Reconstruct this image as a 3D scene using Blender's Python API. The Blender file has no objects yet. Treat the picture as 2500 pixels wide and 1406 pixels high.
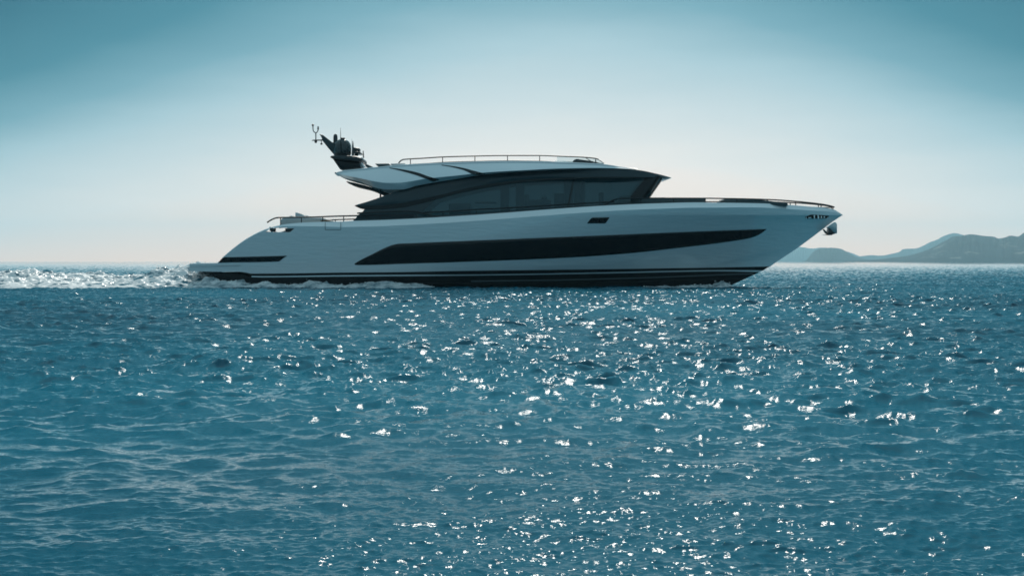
import bpy, bmesh, math, random
import numpy as np
from mathutils import Vector, Matrix
R = math.radians
sc = bpy.context.scene
COL = sc.collection
rng = np.random.default_rng(7)
random.seed(7)

# ------------------------------------------------------------------ camera
CAMY, CAMH, F, HOR = -83.3, 1.25, 4160.0, 638.5      # metres; focal length in photo pixels; horizon row
cam = bpy.data.cameras.new('camera')
cam.sensor_width = 36.0
cam.lens = 36.0 * F / 2500.0
cam.shift_y = (HOR - 703.0) / 2500.0
cam.clip_start = 0.2
cam.clip_end = 30000
co = bpy.data.objects.new('camera', cam); COL.objects.link(co)
co.location = (0, CAMY, CAMH)
co.rotation_euler = (R(90), 0, 0)
sc.camera = co

# ------------------------------------------------------------------ sun and sky
SUN_EL, SUN_AZ = R(38), R(2.5)
sv = Vector((math.sin(SUN_AZ) * math.cos(SUN_EL), math.cos(SUN_AZ) * math.cos(SUN_EL), math.sin(SUN_EL)))
sl = bpy.data.lights.new('sun', 'SUN'); sl.energy = 3.4; sl.angle = R(0.53); sl.color = (1.0, 0.95, 0.87)
so = bpy.data.objects.new('sun', sl); COL.objects.link(so)
so.rotation_euler = sv.to_track_quat('Z', 'Y').to_euler()
so.location = (0, 0, 60)

w = bpy.data.worlds.new('World'); sc.world = w; w.use_nodes = True
nt = w.node_tree; N = nt.nodes; Lk = nt.links
for n in list(N): N.remove(n)
def wn(t, **k):
    n = N.new(t)
    for a, b in k.items(): setattr(n, a, b)
    return n
def wmath(op, a, b=None):
    n = wn('ShaderNodeMath', operation=op)
    for i, v in enumerate((a, b)):
        if v is None: continue
        if isinstance(v, (int, float)): n.inputs[i].default_value = v
        else: Lk.new(v, n.inputs[i])
    return n.outputs[0]
out = wn('ShaderNodeOutputWorld'); bg = wn('ShaderNodeBackground'); bg.inputs['Strength'].default_value = 0.1
Lk.new(bg.outputs[0], out.inputs[0])
sky = wn('ShaderNodeTexSky', sky_type='NISHITA'); sky.sun_disc = False
sky.sun_elevation = SUN_EL; sky.sun_rotation = SUN_AZ
tc = wn('ShaderNodeTexCoord'); sep = wn('ShaderNodeSeparateXYZ'); Lk.new(tc.outputs['Generated'], sep.inputs[0])
el = wmath('ARCSINE', sep.outputs[2])                                 # elevation, radians
az = wmath('SUBTRACT', wmath('ARCTAN2', sep.outputs[0], sep.outputs[1]), R(1.2))   # from the sun's side
elp = wmath('MAXIMUM', el, 0.0)
az2 = wmath('MULTIPLY', az, az)
# thin cloud / haze bank low over the horizon
mapn = wn('ShaderNodeMapping'); mapn.inputs['Scale'].default_value = (6, 6, 34); Lk.new(tc.outputs['Generated'], mapn.inputs[0])
cn = wn('ShaderNodeTexNoise'); cn.inputs['Scale'].default_value = 1.6; cn.inputs['Detail'].default_value = 5; cn.inputs['Roughness'].default_value = .5
Lk.new(mapn.outputs[0], cn.inputs['Vector'])
cl = wmath('MULTIPLY', wmath('SUBTRACT', cn.outputs[0], 0.5), 0.016)
r2 = wmath('ADD', wmath('ADD', wmath('MULTIPLY', elp, .92), wmath('MULTIPLY', wmath('MINIMUM', elp, .16), wmath('MULTIPLY', wmath('MINIMUM', az2, .4), 6.8))), wmath('MULTIPLY', az2, .22))
rad = wmath('ADD', r2, cl)
ramp = wn('ShaderNodeValToRGB')
SKY = [(0.0, (1.70, 1.00, .69)), (0.03, (1.34, .95, .77)), (0.055, (1.0, .89, .83)), (0.085, (.68, .73, .745)), (0.115, (.43, .58, .64)),
       (0.145, (.18, .36, .44)), (0.185, (.045, .195, .27)), (0.26, (.006, .10, .16)), (0.55, (.006, .11, .18)), (0.75, (.02, .14, .20)), (1.0, (.26, .43, .50))]
cr = ramp.color_ramp
while len(cr.elements) < len(SKY): cr.elements.new(.5)
for e, (p, c) in zip(cr.elements, SKY): e.position = p; e.color = (*c, 1)
Lk.new(rad, ramp.inputs[0])
sc10 = wn('ShaderNodeVectorMath', operation='SCALE'); sc10.inputs[3].default_value = 9.6; Lk.new(ramp.outputs[0], sc10.inputs[0])
tint = wn('ShaderNodeVectorMath', operation='MULTIPLY'); tint.inputs[1].default_value = (.008, .030, .036); Lk.new(sky.outputs[0], tint.inputs[0])
addn = wn('ShaderNodeVectorMath', operation='ADD'); Lk.new(sc10.outputs[0], addn.inputs[0]); Lk.new(tint.outputs[0], addn.inputs[1])
# aureole: the air around the sun is brighter
dt = wn('ShaderNodeVectorMath', operation='DOT_PRODUCT'); Lk.new(tc.outputs['Generated'], dt.inputs[0]); dt.inputs[1].default_value = tuple(sv)
gl = wmath('MULTIPLY', wmath('POWER', wmath('MAXIMUM', dt.outputs['Value'], 0.0), 26.0), 6.0)
gsc = wn('ShaderNodeVectorMath', operation='SCALE'); gsc.inputs[0].default_value = (.45, .85, 1.0); Lk.new(gl, gsc.inputs[3])
add2 = wn('ShaderNodeVectorMath', operation='ADD'); Lk.new(addn.outputs[0], add2.inputs[0]); Lk.new(gsc.outputs[0], add2.inputs[1])
Lk.new(add2.outputs[0], bg.inputs['Color'])

sc.view_settings.view_transform = 'Standard'; sc.view_settings.look = 'None'
sc.view_settings.exposure = 0.0; sc.view_settings.gamma = 1.0
sc.render.engine = 'CYCLES'
sc.cycles.max_bounces = 8; sc.cycles.transparent_max_bounces = 16; sc.cycles.volume_bounces = 0
sc.cycles.caustics_reflective = False; sc.cycles.caustics_refractive = False
sc.cycles.sample_clamp_direct = 9.0; sc.cycles.filter_width = 1.7; sc.cycles.use_denoising = True; sc.cycles.denoiser = 'OPENIMAGEDENOISE'

# ------------------------------------------------------------------ helpers
def W(px, py, y):
    """photo column/row + real distance from the yacht's centreline plane -> world point"""
    px, py, y = np.broadcast_arrays(np.asarray(px, float), np.asarray(py, float), np.asarray(y, float))
    d = y - CAMY
    return np.stack([(px - 1250.0) * d / F, y, CAMH + (HOR - py) * d / F], -1)

def pchip(xs, ys, x):
    xs, ys, x = np.asarray(xs, float), np.asarray(ys, float), np.asarray(x, float)
    h = np.diff(xs); dl = np.diff(ys) / h
    d = np.zeros_like(xs)
    if len(xs) == 2: d[:] = dl[0]
    else:
        w1, w2 = 2 * h[1:] + h[:-1], h[1:] + 2 * h[:-1]
        s = dl[:-1] * dl[1:] > 0
        with np.errstate(all='ignore'):
            d[1:-1] = np.where(s, (w1 + w2) / (w1 / np.where(s, dl[:-1], 1) + w2 / np.where(s, dl[1:], 1)), 0)
        d[0], d[-1] = dl[0], dl[-1]
    i = np.clip(np.searchsorted(xs, x) - 1, 0, len(h) - 1)
    t = np.clip((x - xs[i]) / h[i], 0, 1)
    return ((1 + 2 * t) * (1 - t) ** 2 * ys[i] + t * (1 - t) ** 2 * h[i] * d[i] + t * t * (3 - 2 * t) * ys[i + 1] + t * t * (t - 1) * h[i] * d[i + 1])

class Curve:
    def __init__(s, *pts): s.x = [p[0] for p in pts]; s.y = [p[1] for p in pts]
    def __call__(s, x): return pchip(s.x, s.y, x)
    def sample(s, n): x = np.linspace(s.x[0], s.x[-1], n); return x, s(x)

class MB:
    def __init__(s): s.v = []; s.f = []; s.n = 0
    def verts(s, a):
        a = np.asarray(a, float).reshape(-1, 3); i = s.n; s.v.append(a); s.n += len(a); return i
    def grid(s, P, skip=None):
        r, c = P.shape[:2]; o = s.verts(P)
        for i in range(r - 1):
            for j in range(c - 1):
                if skip is not None and skip[i, j]: continue
                s.f.append((o + i * c + j, o + i * c + j + 1, o + (i + 1) * c + j + 1, o + (i + 1) * c + j))
        return s
    def tube(s, pts, r, seg=8, cap=True):
        pts = np.asarray(pts, float); n = len(pts); r = np.broadcast_to(np.asarray(r, float), (n,))
        rings = []; prev = None
        for i in range(n):
            t = pts[min(i + 1, n - 1)] - pts[max(i - 1, 0)]; t = t / (np.linalg.norm(t) + 1e-12)
            if prev is None:
                a = np.array([0, 1, 0.]) if abs(t[1]) < .9 else np.array([1., 0, 0])
            else: a = prev
            a = a - t * a.dot(t); a /= np.linalg.norm(a); b = np.cross(t, a); prev = a
            th = np.linspace(0, 2 * math.pi, seg, endpoint=False)
            rings.append(pts[i] + r[i] * (np.cos(th)[:, None] * a + np.sin(th)[:, None] * b))
        o = s.verts(np.concatenate(rings))
        for i in range(n - 1):
            for j in range(seg):
                k = (j + 1) % seg
                s.f.append((o + i * seg + j, o + i * seg + k, o + (i + 1) * seg + k, o + (i + 1) * seg + j))
        if cap: s.f.append(tuple(o + j for j in range(seg))); s.f.append(tuple(o + (n - 1) * seg + j for j in range(seg)))
        return s
    def lathe(s, c, prof, seg=32):
        """prof: (radius, z) from bottom to top around the vertical axis through c"""
        th = np.linspace(0, 2 * math.pi, seg, endpoint=False)
        o = s.verts([(c[0] + r * math.cos(t), c[1] + r * math.sin(t), c[2] + z) for r, z in prof for t in th])
        for i in range(len(prof) - 1):
            for j in range(seg):
                k = (j + 1) % seg
                s.f.append((o + i * seg + j, o + i * seg + k, o + (i + 1) * seg + k, o + (i + 1) * seg + j))
        s.f.append(tuple(o + j for j in range(seg))); s.f.append(tuple(o + (len(prof) - 1) * seg + j for j in range(seg)))
        return s
    def prism(s, poly, y0, y1):
        """poly of photo points, extruded across the boat from y0 to y1 (same world x,z on both ends)"""
        a = W([p[0] for p in poly], [p[1] for p in poly], (y0 + y1) / 2)
        n = len(a); A = a.copy(); A[:, 1] = y0; B = a.copy(); B[:, 1] = y1
        o = s.verts(np.concatenate([A, B]))
        s.f.append(tuple(o + i for i in range(n))); s.f.append(tuple(o + n + i for i in range(n)))
        for i in range(n):
            k = (i + 1) % n; s.f.append((o + i, o + k, o + n + k, o + n + i))
        return s
    def box(s, c, h):
        c = np.asarray(c, float)
        o = s.verts([c + np.array(h) * (a, b, d) for a in (-1, 1) for b in (-1, 1) for d in (-1, 1)])
        for f in ((0, 1, 3, 2), (4, 6, 7, 5), (0, 4, 5, 1), (2, 3, 7, 6), (0, 2, 6, 4), (1, 5, 7, 3)): s.f.append(tuple(o + i for i in f))
        return s
    def build(s, name, mat, parent=None, sharp=35, bevel=0, solid=0, merge=True, sub=0):
        me = bpy.data.meshes.new(name)
        me.from_pydata(np.concatenate(s.v).tolist(), [], s.f)
        bm = bmesh.new(); bm.from_mesh(me)
        if merge: bmesh.ops.remove_doubles(bm, verts=bm.verts, dist=0.0008)
        bmesh.ops.recalc_face_normals(bm, faces=bm.faces)
        if bevel:
            ed = [e for e in bm.edges if len(e.link_faces) == 2 and e.calc_face_angle(0) > R(30)]
            bmesh.ops.bevel(bm, geom=ed, offset=bevel, segments=2, profile=.5, affect='EDGES', clamp_overlap=True)
        bm.to_mesh(me); bm.free()
        me.shade_smooth(); me.set_sharp_from_angle(angle=R(sharp))
        me.materials.append(mat)
        o = bpy.data.objects.new(name, me); COL.objects.link(o)
        if parent: o.parent = parent
        if solid:
            m = o.modifiers.new('solid', 'SOLIDIFY'); m.thickness = solid; m.offset = 0
        return o

def tag(o, label, cat=None, kind=None, group=None):
    o['label'] = label
    if cat: o['category'] = cat
    if kind: o['kind'] = kind
    if group: o['group'] = group
    return o
def mir(P):
    Q = P.copy(); Q[..., 1] *= -1; return Q

# ------------------------------------------------------------------ materials
def mat(name, base, rough=.4, metal=0, coat=0, coat_r=.03, spec=.5, build=None):
    m = bpy.data.materials.new(name); m.use_nodes = True
    b = m.node_tree.nodes['Principled BSDF']
    b.inputs['Base Color'].default_value = (*base, 1); b.inputs['Roughness'].default_value = rough
    b.inputs['Metallic'].default_value = metal; b.inputs['Coat Weight'].default_value = coat
    b.inputs['Coat Roughness'].default_value = coat_r; b.inputs['Specular IOR Level'].default_value = spec
    if build: build(m.node_tree, b)
    return m
def noise_to(nt, scale, detail=4, rough=.55, stretch=None):
    t = nt.nodes.new('ShaderNodeTexCoord'); n = nt.nodes.new('ShaderNodeTexNoise')
    n.inputs['Scale'].default_value = scale; n.inputs['Detail'].default_value = detail; n.inputs['Roughness'].default_value = rough
    if stretch:
        mp = nt.nodes.new('ShaderNodeMapping'); mp.inputs['Scale'].default_value = stretch
        nt.links.new(t.outputs['Object'], mp.inputs[0]); nt.links.new(mp.outputs[0], n.inputs['Vector'])
    else: nt.links.new(t.outputs['Object'], n.inputs['Vector'])
    return n.outputs[0]
def rampn(nt, src, stops):
    r = nt.nodes.new('ShaderNodeValToRGB'); c = r.color_ramp
    while len(c.elements) < len(stops): c.elements.new(.5)
    for e, (p, col) in zip(c.elements, stops): e.position = p; e.color = (*col, 1)
    nt.links.new(src, r.inputs[0]); return r.outputs[0]
def bumpn(nt, src, b, strength, dist):
    n = nt.nodes.new('ShaderNodeBump'); n.inputs['Strength'].default_value = strength; n.inputs['Distance'].default_value = dist
    nt.links.new(src, n.inputs['Height']); nt.links.new(n.outputs[0], b.inputs['Normal'])

def fair(nt, b):      # gelcoat is never perfectly fair
    b.inputs['Coat IOR'].default_value = 2.0
    bumpn(nt, noise_to(nt, .8, 2), b, .15, .02)
def hullfair(nt, b):
    b.inputs['Coat IOR'].default_value = 2.0
    bumpn(nt, noise_to(nt, 1.0, 3, .6, (1.3, 1, 8.0)), b, .7, .034)
def dfair(nt, b): bumpn(nt, noise_to(nt, .8, 2), b, .04, .02)
M_hull = mat('hull_gelcoat', (.76, .79, .81), .35, coat=1, coat_r=.02, build=hullfair)
M_white = mat('white_gelcoat', (.72, .75, .77), .35, coat=1, coat_r=.02, build=fair)
M_char = mat('charcoal_gelcoat', (.010, .030, .040), .3, coat=.3, coat_r=.04, spec=.25, build=dfair)
M_black = mat('black_gloss', (.003, .005, .008), .25, coat=.15, coat_r=.03, spec=.2)
M_boot = mat('boot_black', (.005, .006, .009), .35, spec=.25)
M_anti = mat('antifouling', (.006, .009, .012), .55, spec=.25, build=lambda nt, b: bumpn(nt, noise_to(nt, 9), b, .2, .01))
M_pin = mat('pinstripe', (.68, .76, .79), .35, coat=.6)
M_rail = mat('rail_metal', (.010, .013, .016), .5, spec=.3)
M_chrome = mat('stainless', (.75, .77, .78), .12, metal=1)
M_dark = mat('dark_composite', (.015, .02, .025), .45)
M_dome = mat('dome_plastic', (.005, .012, .017), .25, coat=.5, coat_r=.08)
M_deck = mat('teak_deck', (.22, .16, .1), .6)
M_pad = mat('pad_fabric', (.05, .075, .085), .85, build=lambda nt, b: bumpn(nt, noise_to(nt, 40), b, .2, .01))
M_cush = mat('cushion_fabric', (.42, .48, .5), .85, build=lambda nt, b: bumpn(nt, noise_to(nt, 25), b, .4, .02))
M_int = mat('cabin_interior', (.10, .12, .125), .6)
M_intd = mat('cabin_furniture', (.045, .055, .06), .6)
M_hwin = mat('hull_glass', (.003, .006, .009), .08, spec=.28, coat=0, coat_r=.02, build=lambda nt, b: bumpn(nt, noise_to(nt, 1.2, 2), b, .12, .02))
M_seam = mat('seam', (.06, .08, .09), .6)
M_steel = mat('anchor_plate', (.45, .5, .52), .3, metal=.7)

def glass(name, col, body=None, amt=0.0):
    m = bpy.data.materials.new(name); m.use_nodes = True; nt = m.node_tree; nt.nodes.clear()
    o = nt.nodes.new('ShaderNodeOutputMaterial'); tr = nt.nodes.new('ShaderNodeBsdfTransparent'); g = nt.nodes.new('ShaderNodeBsdfGlossy')
    fr = nt.nodes.new('ShaderNodeFresnel'); fr.inputs[0].default_value = 1.5; mx = nt.nodes.new('ShaderNodeMixShader')
    tr.inputs[0].default_value = (*col, 1); g.inputs['Roughness'].default_value = .02
    src = tr.outputs[0]
    if body:                                                    # diffuse share stands in for sea and sky reflected in the glass
        d = nt.nodes.new('ShaderNodeBsdfDiffuse'); d.inputs[0].default_value = (*body, 1); m2 = nt.nodes.new('ShaderNodeMixShader'); m2.inputs[0].default_value = amt
        nt.links.new(src, m2.inputs[1]); nt.links.new(d.outputs[0], m2.inputs[2]); src = m2.outputs[0]
    nt.links.new(fr.outputs[0], mx.inputs[0]); nt.links.new(src, mx.inputs[1]); nt.links.new(g.outputs[0], mx.inputs[2]); nt.links.new(mx.outputs[0], o.inputs[0])
    return m
M_glass = glass('tinted_glass', (.095, .17, .20), (.03, .14, .18), .32)
M_clear = glass('clear_glass', (.74, .84, .87))

# ------------------------------------------------------------------ sea
def spectrum_tile(n, L, seed, lmax, lmin, kp, power, slope, spread, chop):
    g = np.random.default_rng(seed)
    k1 = np.fft.fftfreq(n, L / n) * 2 * math.pi
    kx, ky = np.meshgrid(k1, k1); k = np.hypot(kx, ky); k[0, 0] = 1
    c = np.abs(ky) / k
    P = k ** -power * np.exp(-(kp / k) ** 2) * ((1 - spread) * c ** 4 + spread)
    P[(k > 2 * math.pi / lmin) | (k < 2 * math.pi / lmax)] = 0; P[0, 0] = 0
    H = np.sqrt(P) * (g.normal(size=(n, n)) + 1j * g.normal(size=(n, n)))
    sx = np.fft.ifft2(1j * kx * H).real; sy = np.fft.ifft2(1j * ky * H).real
    H *= slope / math.sqrt((sx ** 2 + sy ** 2).mean())
    h = np.fft.ifft2(H).real
    dx = np.fft.ifft2(-1j * kx / k * H).real * -chop; dy = np.fft.ifft2(-1j * ky / k * H).real * -chop
    return np.stack([dx, dy, h], -1).astype(np.float32), L
def tile_at(T, x, y, rot=0):
    A, L = T; n = A.shape[0]; c, s = math.cos(rot), math.sin(rot)
    u = (x * c + y * s) / L * n; v = (-x * s + y * c) / L * n
    iu = np.floor(u).astype(int); iv = np.floor(v).astype(int); fu = (u - iu)[..., None].astype(np.float32); fv = (v - iv)[..., None].astype(np.float32)
    a, b, e, d = A[iv % n, iu % n], A[iv % n, (iu + 1) % n], A[(iv + 1) % n, iu % n], A[(iv + 1) % n, (iu + 1) % n]
    r = (a * (1 - fu) + b * fu) * (1 - fv) + (e * (1 - fu) + d * fu) * fv
    o = r.copy(); o[..., 0] = r[..., 0] * c - r[..., 1] * s; o[..., 1] = r[..., 0] * s + r[..., 1] * c
    return o
T_big = spectrum_tile(1024, 71.0, 3, 2.6, .22, 2 * math.pi / .65, 4.0, .18, .50, .9)
T_mid = spectrum_tile(512, 97.0, 4, 9.0, 1.0, 2 * math.pi / 3.0, 4.0, .07, .20, 1.0)
T_small = spectrum_tile(1024, 13.7, 5, .40, .045, 2 * math.pi / .17, 3.5, .215, .38, .8)
T_gust = spectrum_tile(256, 160.0, 9, 60, 6, 2 * math.pi / 30, 3.0, 1, .3, 0)
gst = T_gust[0][..., 2].std()

def sea_disp(x, y, sp):
    gu = np.clip(1 + .33 * tile_at(T_gust, x, y, .2)[..., 2] / gst, .6, 1.7)
    a = tile_at(T_big, x, y, .06) * np.clip(2.2 / np.maximum(sp, .01), 0, 1)[..., None]
    dist = np.hypot(x, y - CAMY)                                        # calmer in the lee near the camera, rougher out by the boat
    side = 1.0 + .13 * np.clip(x / np.maximum(dist * .3, 1), -1, 1)
    calm = (.93 - .45 * np.clip((dist - 20) / 18, 0, 1)) * side; swell = (.30 + 1.15 * np.clip((dist - 6.5) / 9, 0, 1)) * side
    b = tile_at(T_small, x, y, -.09) * (np.clip(.35 / np.maximum(sp, .01), 0, 1) * gu * calm)[..., None]
    m = tile_at(T_mid, x, y, -.12) * (np.clip(3.0 / np.maximum(sp, .01), 0, 1) * np.clip(np.hypot(x, y - CAMY) / 22, .3, 1))[..., None]
    return a * ((.6 + .4 * gu) * swell)[..., None] + b + m

def build_sea():
    d = [3.2]
    while d[-1] < 8700:
        q = d[-1]
        st = min(q * q / 3600.0, .06) if q < 55 else .06 * (q / 55.0) ** 1.55
        d.append(q + max(st, .013))
    d = np.array(d)
    sp = np.gradient(d)
    fine = np.linspace(-31, 31, 1700); rest = np.linspace(31, 329, 300)[1:-1]
    a = np.radians(np.concatenate([fine, rest])); nc = len(a); nr = len(d)
    D, A = np.meshgrid(d, a, indexing='ij'); SP = np.repeat(sp[:, None], nc, 1)
    SP = np.maximum(SP, np.where(np.arange(nc)[None, :] < 1700, 0, D * .017))
    x = D * np.sin(A); y = CAMY + D * np.cos(A)
    dv = sea_disp(x, y, SP)
    P = np.stack([x + dv[..., 0], y + dv[..., 1], dv[..., 2]], -1).reshape(-1, 3)
    i = np.arange(nr - 1)[:, None] * nc; j = np.arange(nc)[None, :]; jn = (j + 1) % nc
    q = np.stack([i + j, i + nc + j, i + nc + jn, i + jn], -1).reshape(-1, 4)
    # close the disc below the camera
    cidx = len(P); P = np.concatenate([P, [[0, CAMY, 0]]])
    tri = np.stack([np.full(nc, cidx), np.arange(nc), (np.arange(nc) + 1) % nc], -1)
    me = bpy.data.meshes.new('sea')
    nq, ntz = len(q), len(tri)
    me.vertices.add(len(P)); me.vertices.foreach_set('co', P.astype(np.float32).ravel())
    me.loops.add(nq * 4 + ntz * 3); me.loops.foreach_set('vertex_index', np.concatenate([q.ravel(), tri.ravel()]).astype(np.int32))
    me.polygons.add(nq + ntz)
    me.polygons.foreach_set('loop_start', np.concatenate([np.arange(nq) * 4, nq * 4 + np.arange(ntz) * 3]).astype(np.int32))
    me.update(calc_edges=True)
    me.shade_smooth()
    def water(nt, b):
        b.inputs['IOR'].default_value = 1.333
        bumpn(nt, noise_to(nt, 26, 3, .6, (1, 1.6, 1)), b, .45, .006)
        nt.links.new(rampn(nt, noise_to(nt, .05, 3), [(.34, (.000, .048, .082)), (.66, (.000, .112, .168))]), b.inputs['Base Color'])
    me.materials.append(mat('sea_water', (.008, .085, .13), .05, build=water))
    o = bpy.data.objects.new('sea', me); COL.objects.link(o)
    tag(o, 'rippled teal sea glittering in the sun around the yacht', 'sea', 'structure')
    return nr * nc
print('sea verts', build_sea())

# ------------------------------------------------------------------ hills
def fbm1(x, seed, octs=6, f0=1.0, gain=.55):
    g = np.random.default_rng(seed); r = np.zeros_like(x); a = 1.0; f = f0
    for _ in range(octs):
        n = int((x.max() - x.min()) * f) + 4; v = g.normal(size=n + 2)
        u = (x - x.min()) * f; i = np.floor(u).astype(int); t = u - i; t = t * t * (3 - 2 * t)
        r += a * (v[i] * (1 - t) + v[i + 1] * t); a *= gain; f *= 2
    return r
def hill(curve, dist, depth, seed, label, tone, patch=0.0):
    n = 520; m = 34
    px, py = curve.sample(n)
    jag = fbm1(np.linspace(0, 1, n), seed, 5, 30, .5) * .15
    hpx = np.maximum(HOR - py, 0.2); hpx = np.maximum(hpx + jag * np.clip(hpx / 12, 0, 1), .2)
    t = np.linspace(0, 1, m)
    prof = np.where(t < .55, np.sin(t / .55 * math.pi / 2) ** .85, np.cos((t - .55) / .45 * math.pi / 2) ** .7)
    P = np.zeros((m, n, 3))
    rid = np.random.default_rng(seed).normal(size=(m, n))
    for _ in range(3): rid = (np.roll(rid, 1, 0) + rid + np.roll(rid, -1, 0)) / 3; rid = (np.roll(rid, 1, 1) + rid + np.roll(rid, -1, 1)) / 3
    rid /= rid.std()
    for k in range(m):
        dd = dist + depth * t[k]; dr = dist + depth * .55
        H = CAMH + hpx * dr / F
        z = H * prof[k] * (1 + .03 * rid[k] * np.clip((.5 - t[k]) * 4, 0, 1)) - (3 if k in (0, m - 1) else 0)
        P[k, :, 0] = (px - 1250) * dd / F; P[k, :, 1] = CAMY + dd; P[k, :, 2] = z
    def hm(nt, b):
        base = rampn(nt, noise_to(nt, .02, 6, .65), [(.35, tuple(c * .7 for c in tone)), (.65, tuple(c * 1.25 for c in tone))])
        if patch:
            p = rampn(nt, noise_to(nt, .011, 7, .72), [(.57, (0, 0, 0)), (.68, (1, 1, 1))])
            mx = nt.nodes.new('ShaderNodeMix'); mx.data_type = 'RGBA'; mx.inputs['B'].default_value = (.30, .29, .27, 1)
            nt.links.new(p, mx.inputs['Factor']); nt.links.new(base, mx.inputs['A']); base = mx.outputs['Result']
        nt.links.new(base, b.inputs['Base Color']); bumpn(nt, noise_to(nt, .03, 5), b, .35, 5)
    o = MB().grid(P).build('hills', mat('hill_scrub', tone, .95, spec=.1, build=hm), merge=False, sharp=180)
    tag(o, label, 'hills', 'structure'); return o
hill(Curve((2060, 637), (2098, 635.5), (2153, 632), (2187, 628), (2210, 625.6), (2240, 618), (2269, 608), (2289, 598), (2314, 584.6), (2326, 578.4), (2351, 575.5), (2369, 572), (2401, 576), (2426, 578.4), (2438, 583), (2450, 581), (2468, 576), (2485, 578), (2500, 569), (2540, 556), (2620, 548), (2720, 580), (2850, 636)),
     3300, 1000, 21, 'nearest grey teal hillside with pale bare patches along the sea', (.012, .032, .045), .3)
hill(Curve((1958, 638), (1966, 636.7), (1979, 622), (1992, 610.7), (2004, 605.5), (2029, 605), (2051, 607), (2068, 615), (2091, 627), (2110, 632), (2140, 637.5)),
     4600, 700, 22, 'low dome shaped island just right of the yacht bow', (.02, .038, .048))
hill(Curve((2070, 637), (2098, 626), (2128, 623), (2153, 624), (2173, 620.6), (2195, 615), (2207, 608), (2235, 606.5), (2252, 601), (2269, 592), (2289, 584.6), (2302, 577), (2319, 571), (2331, 569), (2346, 572), (2380, 585), (2430, 600), (2500, 620)),
     6600, 800, 23, 'paler ridge rising behind the nearest hillside', (.02, .038, .048))
hill(Curve((1860, 637), (1900, 618), (1930, 606), (1951, 603), (1985, 607), (2003, 604.5), (2030, 606), (2060, 612), (2085, 620), (2105, 628), (2125, 637)),
     7600, 700, 24, 'palest far ridge half hidden behind the bow and island', (.02, .038, .048))

# ------------------------------------------------------------------ haze
def haze():
    o = MB().box((0, CAMY, 96), (9000, 9000, 104)).build('haze', None)
    m = bpy.data.materials.new('haze'); m.use_nodes = True; nt = m.node_tree; nt.nodes.clear()
    op = nt.nodes.new('ShaderNodeOutputMaterial'); v = nt.nodes.new('ShaderNodeVolumePrincipled')
    v.inputs['Color'].default_value = (.44, .80, .95, 1); v.inputs['Density'].default_value = 1.15e-4; v.inputs['Anisotropy'].default_value = .45
    nt.links.new(v.outputs[0], op.inputs['Volume']); o.data.materials.clear(); o.data.materials.append(m)
    tag(o, 'pale sea haze veiling the far hills', 'haze', 'stuff')
haze()

# ------------------------------------------------------------------ motor yacht: curves traced on the profile
yacht = bpy.data.objects.new('motor_yacht', None); COL.objects.link(yacht); yacht.empty_display_size = 2
tag(yacht, 'sleek white motor yacht with dark windows underway across the water', 'yacht')

SHEER = Curve((463, 643.5), (497, 642.8), (531, 642), (544, 628), (560, 614), (580, 598), (600, 584), (629, 568), (650, 559), (666, 554), (686, 549.4), (700, 547), (740, 543.5), (794, 541.5), (832, 541), (864, 539.4), (940, 537), (1081, 529.8), (1246, 518.6), (1324, 512.5), (1472, 502.4), (1540, 499), (1601, 496.7), (1700, 494.3), (1757, 495), (1853, 496.5), (1915, 499.8), (1971, 504), (2013, 507.2), (2035, 511.5), (2047, 518), (2058, 525))
STEM = [(525, 2058), (540, 2035), (559.5, 2009), (604, 1949), (639.5, 1896), (655.5, 1873), (674.7, 1836), (685.4, 1811), (694, 1798), (711, 1768), (740, 1690), (770, 1560)]
def stem(py): return pchip([a for a, b in STEM], [b for a, b in STEM], np.clip(py, 525, 770))
BOOT0 = Curve((463, 662), (540, 663.5), (575, 663), (596, 664.5), (614, 668), (700, 667.5), (840, 665.4), (940, 664.8), (1120, 661.6), (1540, 656.4), (1640, 654.8), (1760, 653), (1880, 650.5))
CREASE1 = Curve((1200, 662), (1288, 653.6), (1540, 637), (1640, 623.5), (1704, 614), (1800, 600), (1949, 575))
CREASE2 = Curve((1620, 662), (1698, 652), (1760, 640), (1832, 623.5), (1900, 610), (1949, 602), (2060, 570))

def Yh(px, py):
    """half beam of the hull at a point of the profile"""
    px, py = np.broadcast_arrays(np.asarray(px, float), np.asarray(py, float))
    k = np.clip((700 - py) / 195.0, -.3, 1.05)
    L = 1020 - 270 * k; p = 1.45 + 1.15 * np.clip(k, 0, 1)
    t = np.clip((stem(py) - px) / L, 0, 1)
    b = (2.72 + .58 * np.sign(k) * np.abs(k) ** .85) * (1 - (1 - t) ** p)
    b = b * (1 - .05 * np.clip((900 - px) / 440, 0, 1) ** 2)
    c2 = CREASE2(np.clip(px, 1620, 2060)); f2 = np.clip((py - c2) / 34, 0, 1) * np.clip((px - 1640) / 90, 0, 1) * np.clip(b / .8, 0, 1)
    c1 = CREASE1(np.clip(px, 1200, 1949)); f1 = np.clip((py - c1) / 40, 0, 1) * np.clip((px - 1220) / 120, 0, 1) * np.clip((1760 - px) / 150, 0, 1)
    b = b - .20 * f2 - .10 * f1
    g = np.clip((py - 650.5 + (px - 470) * .03) / 2.0, 0, 1) * np.clip((590 - px) / 8, 0, 1)
    return np.maximum(b - .05 * g, 0)

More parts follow.
